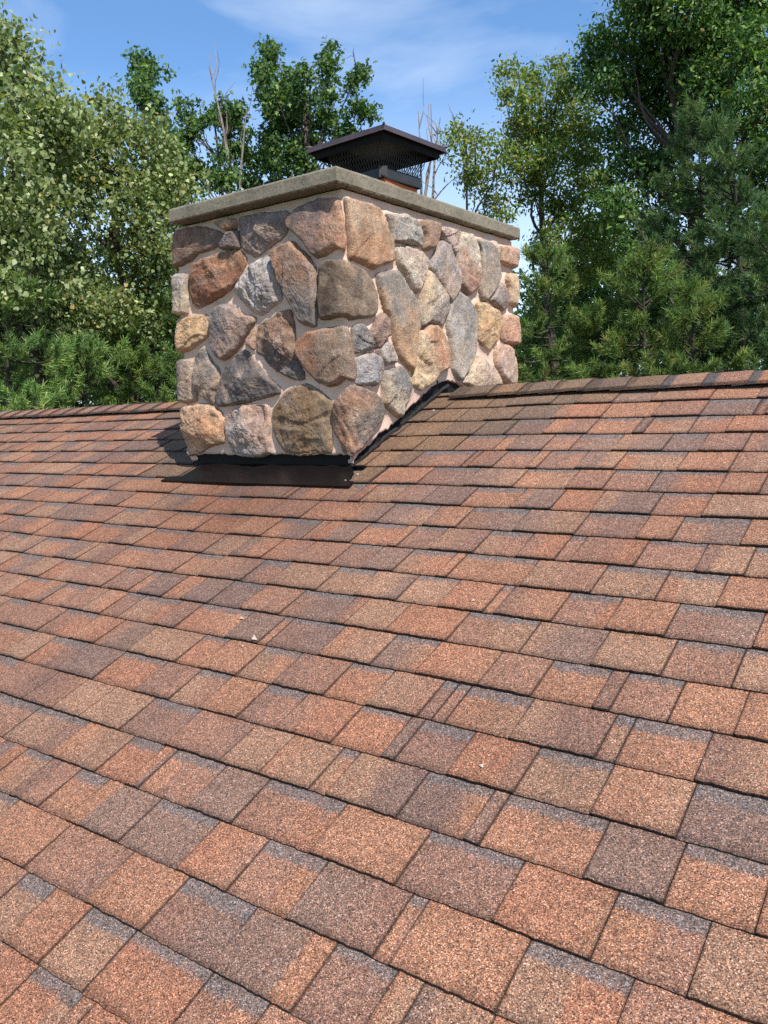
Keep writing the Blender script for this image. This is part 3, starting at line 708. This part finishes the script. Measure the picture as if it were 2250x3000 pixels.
cl.v = [rc(bw + .002 + (v[0] - v[1]) * .7, -bw - .002 + (v[0] + v[1]) * .7, 1.012 + v[2]) for v in cl.v]
cl.tube([rc(bw + .004, -bw - .004, 1.022), rc(bw + .016, -bw - .016, 1.022)], .009, 8)
cl.build('corner_clamp', M_black, cap)
# expanded-metal mesh on four sides: crossing slanted wires
ms = MB()
m0, m1 = bz1 - .004, hz + .024
def wp(side, t, z):
    k = (z - m0) / (m1 - m0); h = (bw - .006) * (1 - k) + (bw + .045) * k
    a = (t * 2 - 1) * h
    x, y = [(a, -h), (h, a), (-a, h), (-h, -a)][side]
    return rc(x, y, z)
NW = 19
for side in range(4):
    for k in range(-4, NW + 1):
        for dr in (1, -1):
            pts = []
            rows = 6
            for r in range(rows + 1):
                z = m0 + (m1 - m0) * r / rows
                if dr == 1: base = (k + (r * .5)) / NW
                else: base = (k + 3 - (r * .5)) / NW
                pts.append((base, z))
            seg_ = [p for p in pts if -1e-6 <= p[0] <= 1 + 1e-6]
            if len(seg_) > 1: ms.tube([wp(side, t, z) for t, z in seg_], .0016, 4)
ms.build('wire_mesh', M_black, cap)
# ================================================================ TREES
GZ = -5.2
DENS, PER, LS = 2.7, 3.1, .57
def rand_rot(n, g, hang=0.0, up=0.0):
    """orthonormal frames: t = leaf axis, nn = leaf normal"""
    t = g.normal(size=(n, 3)); t[:, 2] -= hang; t /= np.linalg.norm(t, axis=1)[:, None]
    a = g.normal(size=(n, 3)); a[:, 2] += up
    b = np.cross(a, t); b /= np.linalg.norm(b, axis=1)[:, None] + 1e-9
    nn = np.cross(t, b)
    return t, b, nn
LEAFS = {
    'heart': (np.array([(0, 0, 0), (-.42, .10, .07), (-.50, .42, .06), (-.22, .78, .02), (0, 1.05, -.05), (.22, .78, .02), (.50, .42, .06), (.42, .10, .07), (0, .45, 0)]),
              [(8, 0, 1), (8, 1, 2), (8, 2, 3), (8, 3, 4), (8, 4, 5), (8, 5, 6), (8, 6, 7), (8, 7, 0)]),
    'oak': (np.array([(0, 0, 0), (-.30, .30, .08), (-.14, .42, .03), (-.38, .68, .05), (-.14, .78, .0), (0, 1.1, -.10), (.14, .78, 0), (.38, .68, .05), (.14, .42, .03), (.30, .30, .08), (0, .5, 0)]),
            [(10, 0, 1), (10, 1, 2), (10, 2, 3), (10, 3, 4), (10, 4, 5), (10, 5, 6), (10, 6, 7), (10, 7, 8), (10, 8, 9), (10, 9, 0)]),
    'oval': (np.array([(0, 0, 0), (-.24, .35, .06), (-.2, .75, .03), (0, 1.05, -.08), (.2, .75, .03), (.24, .35, .06), (0, .5, 0)]),
             [(6, 0, 1), (6, 1, 2), (6, 2, 3), (6, 3, 4), (6, 4, 5), (6, 5, 0)])}
def leaves(name, pos, size, kind, pal, parent, g, hang=.6, up=.8, mat_=None):
    T, FC = LEAFS[kind]; n = len(pos); k = len(T)
    t, b, nn = rand_rot(n, g, hang, up)
    s = size * LS * g.uniform(.6, 1.25, n)
    V = pos[:, None, :] + s[:, None, None] * (T[None, :, 0, None] * b[:, None, :] + T[None, :, 1, None] * t[:, None, :] + T[None, :, 2, None] * nn[:, None, :] * 1.5)
    F = (np.arange(n) * k)[:, None, None] + np.array(FC)[None]
    P = np.array([lin(c) for c, _ in pal]); wts = np.array([w_ for _, w_ in pal], float); wts /= wts.sum()
    c = P[g.choice(len(pal), n, p=wts)] * g.uniform(.75, 1.2, (n, 1))
    C = np.repeat(c, k, axis=0)
    return mesh_obj(name, V.reshape(-1, 3), F.reshape(-1, 3), mat_ or M_leaf, parent, C)
def bez(a, b, sag, n=6, wob=.05, g=rng):
    a, b = np.array(a), np.array(b); L_ = np.linalg.norm(b - a)
    out = []
    w1 = g.normal(size=3) * wob * L_; w2 = g.normal(size=3) * wob * L_
    for i in range(n + 1):
        t = i / n; p = a * (1 - t) + b * t
        p[2] += sag * L_ * math.sin(math.pi * t)
        p += w1 * math.sin(math.pi * t) + w2 * math.sin(2 * math.pi * t) * .5
        out.append(p)
    return out
def tree(name, label, cat, group, D, trunk_px, blobs, kind, lsize, pal, dens, seed, clump=.16, per=22, hang=.6, up=.8, bare=0, trunk_r=.12, spread=.5, twig=True, depth=1.0, fork=.35, fillr=1.0, mat_=None, bark=None):
    g = np.random.default_rng(seed)
    base = look(trunk_px, 1500, D); base[2] = GZ
    root = empty(name, tuple(base)); tag(root, label, cat, group)
    wd = MB(); pos = []
    cs = [(look(x, y, D + g.uniform(-spread, spread) * D * .12), r * D / FPX) for x, y, r in blobs]
    zs = [c[0][2] for c in cs]; ztop = max(zs)
    # leader
    top = np.mean([c[0] for c in cs if c[0][2] > ztop - .35 * (ztop - min(zs)) - .01], axis=0)
    tr = bez(base, top, 0, 14, .02, g)
    wd.tube(tr, [trunk_r * (1 - .85 * i / 14) for i in range(15)], 7)
    for (c, r) in cs:
        # leave the trunk below the blob
        dz = c[2] - np.linalg.norm((c - base)[:2]) * .75 - .3
        zt = max(base[2] + .15 * (ztop - base[2]), min(dz, tr[-2][2]))
        k = min(range(len(tr)), key=lambda i: abs(tr[i][2] - zt))
        br = bez(tr[k], c, -.06, 7, .06, g)
        r0 = max(.018, trunk_r * .35 * min(1, r * 1.6))
        wd.tube(br, [r0 * (1 - .75 * i / 7) for i in range(8)], 5)
        nc = max(4, int(dens * DENS * (r / clump) ** 2))
        v = g.normal(size=(nc, 3)); v /= np.linalg.norm(v, axis=1)[:, None]
        rad_ = r * g.uniform(.25, 1, nc) ** .6
        cc = c + v * rad_[:, None] * np.array([1, depth, .95])
        # uneven outline
        cc += np.array([noise.noise(Vector(p * 1.7)) for p in cc])[:, None] * v * r * .5
        if twig:
            for p in cc[::3]: 
                s = br[int(g.integers(4, 8))]; wd.tube(bez(s, p, .0, 3, .08, g), [r0 * .28, r0 * .22, r0 * .16, .004], 3)
        m = g.poisson(per * PER, nc)
        for p, q_ in zip(cc, m):
            if q_ < 1: continue
            o = g.normal(size=(q_, 3)) * clump * .5 * np.array([1, 1, .8]); pos.append(p + o)
    for k in range(bare):
        c, r = cs[int(g.integers(len(cs)))]
        d_ = np.array([g.normal() * .5, g.normal() * .3, 1.0]); d_ /= np.linalg.norm(d_); Lb = r * g.uniform(1.3, 2.2)
        e = c + d_ * Lb; br = bez(c, e, .0, 5, .06, g)
        wd.tube(br, [.014, .012, .009, .007, .005, .003], 4)
        for j in range(5):
            s = br[int(g.integers(2, 6))]; wd.tube(bez(s, s + (d_ + g.normal(size=3) * .5) * Lb * .3, 0, 3, .1, g), [.005, .004, .003, .002], 3)
    wd.build('trunk', bark or M_bark, root)
    P = np.concatenate(pos)
    leaves('crown', P, lsize, kind, pal, root, g, hang, up, mat_)
    return root
G_OAK = [((84, 112, 60), 4), ((68, 96, 54), 4), ((110, 134, 72), 2.5), ((56, 82, 50), 2)]
G_POP = [((120, 134, 86), 4), ((146, 156, 108), 3), ((100, 116, 70), 4), ((172, 180, 142), 1.1), ((160, 150, 92), .3)]
G_POP2 = [((116, 130, 80), 4), ((140, 150, 100), 3), ((96, 114, 68), 4), ((168, 150, 92), .6), ((166, 174, 126), .7)]
G_YEL = [((124, 138, 64), 3), ((104, 126, 60), 4), ((86, 112, 58), 3), ((148, 146, 76), 1.3), ((150, 122, 76), .3)]
G_DRK = [((76, 108, 56), 4), ((62, 92, 52), 4), ((104, 134, 68), 3), ((132, 152, 88), 1), ((130, 112, 66), .15)]
tree('poplar_tree', 'tall poplar at the left edge of the photo with large pale green leaves', 'tree', 'broadleaf trees behind the roof', 9.0, 60,
     [(0, 110, 70), (20, 190, 90), (-40, 300, 140), (90, 330, 110), (170, 400, 90), (150, 470, 130), (20, 540, 180), (-60, 760, 220), (120, 720, 150), (60, 900, 160), (60, 620, 130)],
     'heart', .078, G_POP, 1.7, 11, clump=.22, per=33, hang=1.0, up=.5, trunk_r=.13)
tree('poplar_tree', 'shorter, wider poplar with olive leaves between the tall poplar and the chimney', 'tree', 'broadleaf trees behind the roof', 9.8, 300,
     [(318, 300, 42), (320, 370, 60), (255, 400, 80), (400, 420, 70), (330, 500, 130), (470, 560, 95), (520, 620, 60), (430, 660, 120), (230, 560, 120), (250, 800, 120), (150, 900, 130), (470, 800, 95), (400, 900, 110), (540, 540, 45), (300, 930, 120)],
     'heart', .072, G_POP2, 1.8, 12, clump=.22, per=33, hang=1.0, up=.5, trunk_r=.11)
tree('oak_tree', 'dark narrow oak crown rising behind the poplars, with a bare limb on its left', 'tree', 'broadleaf trees behind the roof', 14, 470,
     [(400, 172, 22), (425, 180, 24), (440, 235, 44), (412, 240, 28), (430, 300, 40), (459, 335, 30), (465, 380, 34), (481, 420, 38), (474, 480, 55), (500, 545, 60)],
     'oak', .14, G_OAK, 1.7, 13, clump=.16, per=15, bare=3, trunk_r=.12, hang=.3)
tree('oak_tree', 'sparse oak with gaps and dead limbs standing between two fuller oaks', 'tree', 'broadleaf trees behind the roof', 14, 640,
     [(546, 330, 34), (590, 345, 26), (553, 385, 32), (546, 441, 36), (556, 492, 42), (647, 312, 28), (662, 362, 38), (690, 350, 24), (695, 412, 34), (676, 448, 36), (716, 470, 22), (662, 514, 46), (727, 520, 44), (618, 521, 36), (700, 330, 20)],
     'oak', .14, G_OAK, 1.4, 14, clump=.15, per=15, bare=9, trunk_r=.10, hang=.3)
tree('oak_tree', 'tall dark green oak rising above the crown just left of the metal cap', 'tree', 'broadleaf trees behind the roof', 14, 850,
     [(788, 132, 24), (792, 185, 28), (755, 208, 14), (785, 239, 30), (850, 255, 40), (904, 214, 16), (799, 289, 40), (879, 289, 42), (785, 311, 34), (821, 347, 48), (871, 362, 54), (965, 156, 26), (960, 200, 34), (972, 262, 30), (1052, 210, 26), (1023, 246, 15), (1041, 318, 20), (1081, 333, 11), (958, 311, 34), (951, 362, 44), (1009, 369, 40), (792, 405, 48), (835, 456, 56), (765, 470, 36), (900, 434, 50), (806, 499, 44), (1000, 440, 50), (900, 520, 50)],
     'oak', .14, G_OAK, 1.4, 15, clump=.15, per=16, bare=10, trunk_r=.14, hang=.3)
tree('maple_tree', 'thin yellowish tree with open crown just right of the metal cap', 'tree', 'broadleaf trees behind the roof', 12, 1460,
     [(1345, 380, 34), (1345, 420, 40), (1407, 383, 34), (1370, 470, 45), (1428, 506, 45), (1457, 434, 34), (1443, 593, 40), (1385, 535, 38), (1470, 640, 30), (1420, 640, 36)],
     'oval', .095, G_YEL, 1.9, 16, clump=.16, per=18, bare=5, trunk_r=.07)
tree('maple_tree', 'yellow-green tree with a rounded shoulder between the thin tree and the tall dark oak', 'tree', 'broadleaf trees behind the roof', 12.6, 1690,
     [(1500, 210, 34), (1478, 262, 24), (1556, 250, 44), (1634, 200, 32), (1650, 250, 45), (1546, 322, 62), (1618, 364, 66), (1530, 416, 62), (1691, 330, 62), (1608, 468, 68), (1556, 546, 52), (1634, 598, 62), (1625, 676, 42), (1712, 520, 75), (1738, 650, 80), (1510, 490, 42), (1700, 430, 70), (1740, 760, 70)],
     'oval', .10, G_YEL, 2.1, 17, clump=.17, per=21, bare=4, trunk_r=.13)
tree('oak_tree', 'largest dark oak filling the upper right corner with heavy limbs', 'tree', 'broadleaf trees behind the roof', 11.5, 2090,
     [(1764, 104, 44), (1842, 62, 62), (1920, 30, 68), (2024, 20, 95), (2154, 30, 105), (1738, 135, 32), (1816, 182, 75), (1946, 182, 78), (2076, 156, 88), (2206, 156, 88), (1764, 250, 56), (1690, 222, 30), (1868, 312, 72), (1998, 280, 62), (2154, 260, 78), (2232, 312, 88), (1816, 400, 66), (1920, 442, 66), (2050, 400, 62), (2154, 390, 62), (2232, 442, 72), (1842, 520, 78), (1946, 546, 68), (1816, 610, 62), (2206, 540, 60), (1900, -80, 110), (2100, -110, 140), (2260, -50, 140), (2370, 200, 140), (2390, 450, 140), (2050, 600, 80), (1930, 680, 70), (2250, 680, 90), (1980, 350, 80), (2060, 250, 80), (2000, 150, 80), (1900, 230, 70)],
     'oval', .115, G_DRK, 2.2, 18, clump=.18, per=19, trunk_r=.20, hang=.5, bare=0)
# darker trees further back that close the view
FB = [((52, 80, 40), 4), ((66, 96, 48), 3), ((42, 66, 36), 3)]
for i, (px, top, D, lab) in enumerate([(-60, 640, 19, 'dark tree far behind the tall poplar'), (260, 760, 20, 'dark tree far behind the shorter poplar'), (560, 700, 21, 'dark tree far back, hidden mostly by the chimney'),
                                   (1500, 800, 19, 'low dark tree far back, right of the chimney edge'), (1850, 640, 20, 'dark tree far behind the yellow-green tree'), (2240, 560, 18, 'dark tree far back at the right edge'),
                                   (-800, 560, 17, 'tree far back, outside the left edge of the photo'), (-420, 620, 19, 'second tree far back outside the left edge of the photo'), (960, 760, 22, 'tree far back, hidden behind the middle of the chimney'), (1290, 820, 21, 'tree far back, hidden behind the right face of the chimney'), (2700, 500, 17, 'tree far back, outside the right edge of the photo')]):
    bl = []
    g = np.random.default_rng(50 + i)
    for k in range(12): bl.append((px + g.uniform(-230, 230), g.uniform(top + 80, 1350), g.uniform(90, 150)))
    bl.append((px, top + 60, 70))
    for k in range(9): bl.append((px + g.uniform(-260, 260), g.uniform(max(top + 200, 900), 1300), g.uniform(90, 140)))
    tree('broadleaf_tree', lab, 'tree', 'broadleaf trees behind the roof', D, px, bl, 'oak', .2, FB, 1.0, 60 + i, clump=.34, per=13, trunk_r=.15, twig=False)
# ---- white pines
def pine(label, px, apex_y, D, base_w, seed, pal, nwh=20, upsweep=.35, tuft=.10, dens=1.0, zlow=None):
    g = np.random.default_rng(seed)
    top = look(px, apex_y, D); base = top.copy(); base[2] = GZ
    root = empty('pine_tree', tuple(base)); tag(root, label, 'pine tree', 'pines behind the ridge')
    H = top[2] - GZ; Rm = base_w * D / FPX
    wd = MB(); wd.tube(bez(base, top, 0, 10, .006, g), [.11 * (1 - .93 * i / 10) for i in range(11)], 6)
    tp, td = [], []
    z_lo = max(GZ + .8, -1.6)
    h = 0.05
    while top[2] - h > z_lo:
        rr = Rm * min(1, (h / (H * .55)) ** .75) * g.uniform(.75, 1.15) + .10
        nb = int(g.integers(5, 8)); a0 = g.uniform(0, 6.28)
        for b in range(nb):
            a = a0 + 6.28 * b / nb + g.uniform(-.3, .3); l = rr * g.uniform(.65, 1.2)
            d = np.array([math.cos(a), math.sin(a), 0]); s = np.array([base[0], base[1], top[2] - h + g.uniform(-.12, .12)])
            e = s + d * l + np.array([0, 0, l * (upsweep * g.uniform(-.1, 1.4) + (.9 if h < .5 else 0))])
            br = bez(s, e, -.10, 6, .03, g); wd.tube(br, [.012 * (1 - .13 * i) for i in range(7)], 4)
            ns = max(4, int(l * 9 * dens))
            for k in range(ns):
                t = g.uniform(.28, 1) ** .8; i0 = min(5, int(t * 6)); f = t * 6 - i0
                p = br[i0] * (1 - f) + br[i0 + 1] * f
                lat = np.array([-d[1], d[0], 0]) * (1 if k % 2 else -1)
                sd0 = d * g.uniform(.3, .9) + lat * g.uniform(.25, .9) + np.array([0, 0, g.uniform(.1, .75)]) + g.normal(size=3) * .12
                sd0 /= np.linalg.norm(sd0); Ls = g.uniform(.14, .30) * (.6 + .8 * min(1, l)) * (1.25 - .5 * t)
                q_ = p + sd0 * Ls; wd.tube([p, p + sd0 * Ls * .5, q_], [.007, .005, .002], 3)
                for m_ in range(max(3, int(Ls / .042))):
                    u_ = .3 + .7 * (m_ + 1) / max(3, int(Ls / .042))
                    dd = sd0 + np.array([0, 0, .35 + .3 * u_]) + g.normal(size=3) * .15
                    tp.append(p + (q_ - p) * u_); td.append(dd / np.linalg.norm(dd))
            tp.append(e); td.append((d * .5 + np.array([0, 0, 1.])) / 1.12)
        h += g.uniform(.19, .32) * (H / nwh / .30)
    tp.append(top); td.append(np.array([0, 0, 1.]))
    tp, td = np.array(tp), np.array(td)
    n = len(tp); K = 38
    P = np.repeat(tp, K, axis=0); Dn = np.repeat(td, K, axis=0) * .75 + g.normal(size=(n * K, 3)) * .55
    Dn /= np.linalg.norm(Dn, axis=1)[:, None]
    along = np.repeat(td, K, axis=0) * (g.uniform(-.09, .05, (n * K, 1)))
    P = P + along
    Ln = tuft * g.uniform(.55, 1.0, (n * K, 1)) * .8
    sd_ = np.cross(Dn, g.normal(size=(n * K, 3))); sd_ /= np.linalg.norm(sd_, axis=1)[:, None]
    wv = .0027
    V = np.stack([P - sd_ * wv, P + sd_ * wv, P + Dn * Ln + sd_ * wv * .5, P + Dn * Ln - sd_ * wv * .5], 1).reshape(-1, 3)
    F = np.arange(n * K * 4, dtype=np.int32).reshape(-1, 4)
    PL = np.array([lin(c) for c, _ in pal]); wts = np.array([x_[1] for x_ in pal], float); wts /= wts.sum()
    c = PL[g.choice(len(pal), n, p=wts)] * g.uniform(.75, 1.25, (n, 1))
    C = np.repeat(np.repeat(c, K, axis=0) * g.uniform(.85, 1.15, (n * K, 1)), 4, axis=0)
    wd.build('trunk', M_pbark, root)
    mesh_obj('crown', V, F, M_needle, root, C)
    return n
P_BR = [((130, 156, 84), 3), ((108, 138, 76), 4), ((150, 172, 100), 2), ((88, 116, 68), 2)]
P_DK = [((98, 122, 62), 4), ((80, 104, 56), 4), ((120, 142, 72), 2.4), ((124, 126, 68), 1.)]
P_BL = [((78, 104, 62), 4), ((62, 88, 56), 4), ((98, 122, 72), 2), ((100, 110, 62), .8)]
pine('bright feathery pine at the far left edge, low in front of the poplars', 15, 880, 8.4, 330, 101, P_BR, dens=1.2)
pine('low spreading pine showing just above the ridge between the left pine and the chimney', 240, 1075, 8.6, 380, 102, P_BR, dens=1.2)
pine('taller pine directly left of the chimney stones', 430, 735, 9.6, 330, 103, P_DK, dens=1.2)
pine('pine with soft tips behind the left corner of the chimney', 560, 900, 9.2, 300, 104, P_DK, dens=1.1)
pine('round-topped pine just right of the chimney', 1605, 790, 9.0, 280, 105, P_DK, dens=1.2)
pine('short pine between the round-topped pine and the tallest pine', 1885, 815, 8.6, 260, 106, P_DK, dens=1.2)
pine('tallest pine, pointed and dark, in front of the largest oak', 2060, 380, 9.8, 350, 107, P_BL, dens=1.25)
pine('slim pine leaning close to the tallest pine on its right', 2150, 480, 9.4, 300, 108, P_BL, dens=1.1)
pine('pine cut off by the right edge of the photo', 2290, 640, 8.4, 350, 109, P_BL, dens=1.2)
pine('low pine with bright tips showing above the ridge at right', 2030, 900, 8.0, 250, 110, P_DK, dens=1.2)
pine('dark low pine above the ridge between the chimney and the bright-tipped pine', 1760, 960, 8.8, 300, 111, P_DK, dens=1.1)
tree('broadleaf_tree', 'mid-green bushy tree closing the gap right of the chimney, behind the round-topped pine', 'tree', 'broadleaf trees behind the roof', 14.5, 1700,
     [(1640, 760, 90), (1740, 860, 110), (1600, 880, 90), (1850, 780, 110), (1700, 980, 110), (1850, 950, 110), (1560, 990, 90), (1960, 860, 110), (1780, 660, 90)],
     'oval', .13, G_DRK, 1.5, 71, clump=.2, per=17, trunk_r=.12)
tree('broadleaf_tree', 'mid-green bushy tree under the poplars, behind the low spreading pine', 'tree', 'broadleaf trees behind the roof', 12.5, 260,
     [(60, 900, 110), (180, 960, 110), (320, 920, 110), (430, 980, 110), (520, 860, 90), (260, 1060, 120), (40, 1040, 120)],
     'oval', .11, G_DRK, 1.5, 72, clump=.2, per=17, trunk_r=.12)
# ---- dead snags right of the cap
def snag(label, px, ytop, D, seed, lean=0, r=.03, tuftp=False, ybot=700, br_=4):
    g = np.random.default_rng(seed)
    a = look(px + lean, ybot, D); b = look(px, ytop, D); base = a.copy(); base[2] = GZ
    root = empty('dead_tree', tuple(base)); tag(root, label, 'dead tree', 'bare dead trees behind the cap')
    wd = MB(); p = [base] + bez(a, b, 0, 8, .02, g); wd.tube(p, [r * 1.3] + [r * (1 - .1 * i) for i in range(9)], 5)
    wd.build('trunk', M_dead, root)
    for k in range(br_):
        w2 = MB(); s = p[int(g.integers(3, 9))]; L_ = g.uniform(.25, .7)
        w2.tube(bez(s, s + np.array([g.normal() * .35, g.normal() * .2, 1]) * L_, 0, 4, .08, g), [r * .4, r * .3, r * .25, r * .15, r * .1], 4)
        w2.build('branch', M_dead, root)
snag('thin bare dead trunk just right of the cap peak', 1225, 325, 13, 201)
snag('forked bare dead trunk, tallest right of the cap', 1262, 305, 13, 202, lean=-30, r=.035)
snag('crooked bare dead trunk with broken side branches right of the cap', 1290, 345, 12.5, 203, lean=-30)
snag('leaning bare stem low between the crown and the thin yellowish tree', 1335, 520, 12, 204, lean=-110, r=.02, ybot=640, br_=1)
snag('bare grey snag among the sparse oak limbs', 612, 195, 13.5, 205, lean=60, r=.026, ybot=520, br_=7)
snag('slender broken snag right of the sparse oak', 722, 320, 13.5, 206, lean=-20, r=.018, ybot=520, br_=2)
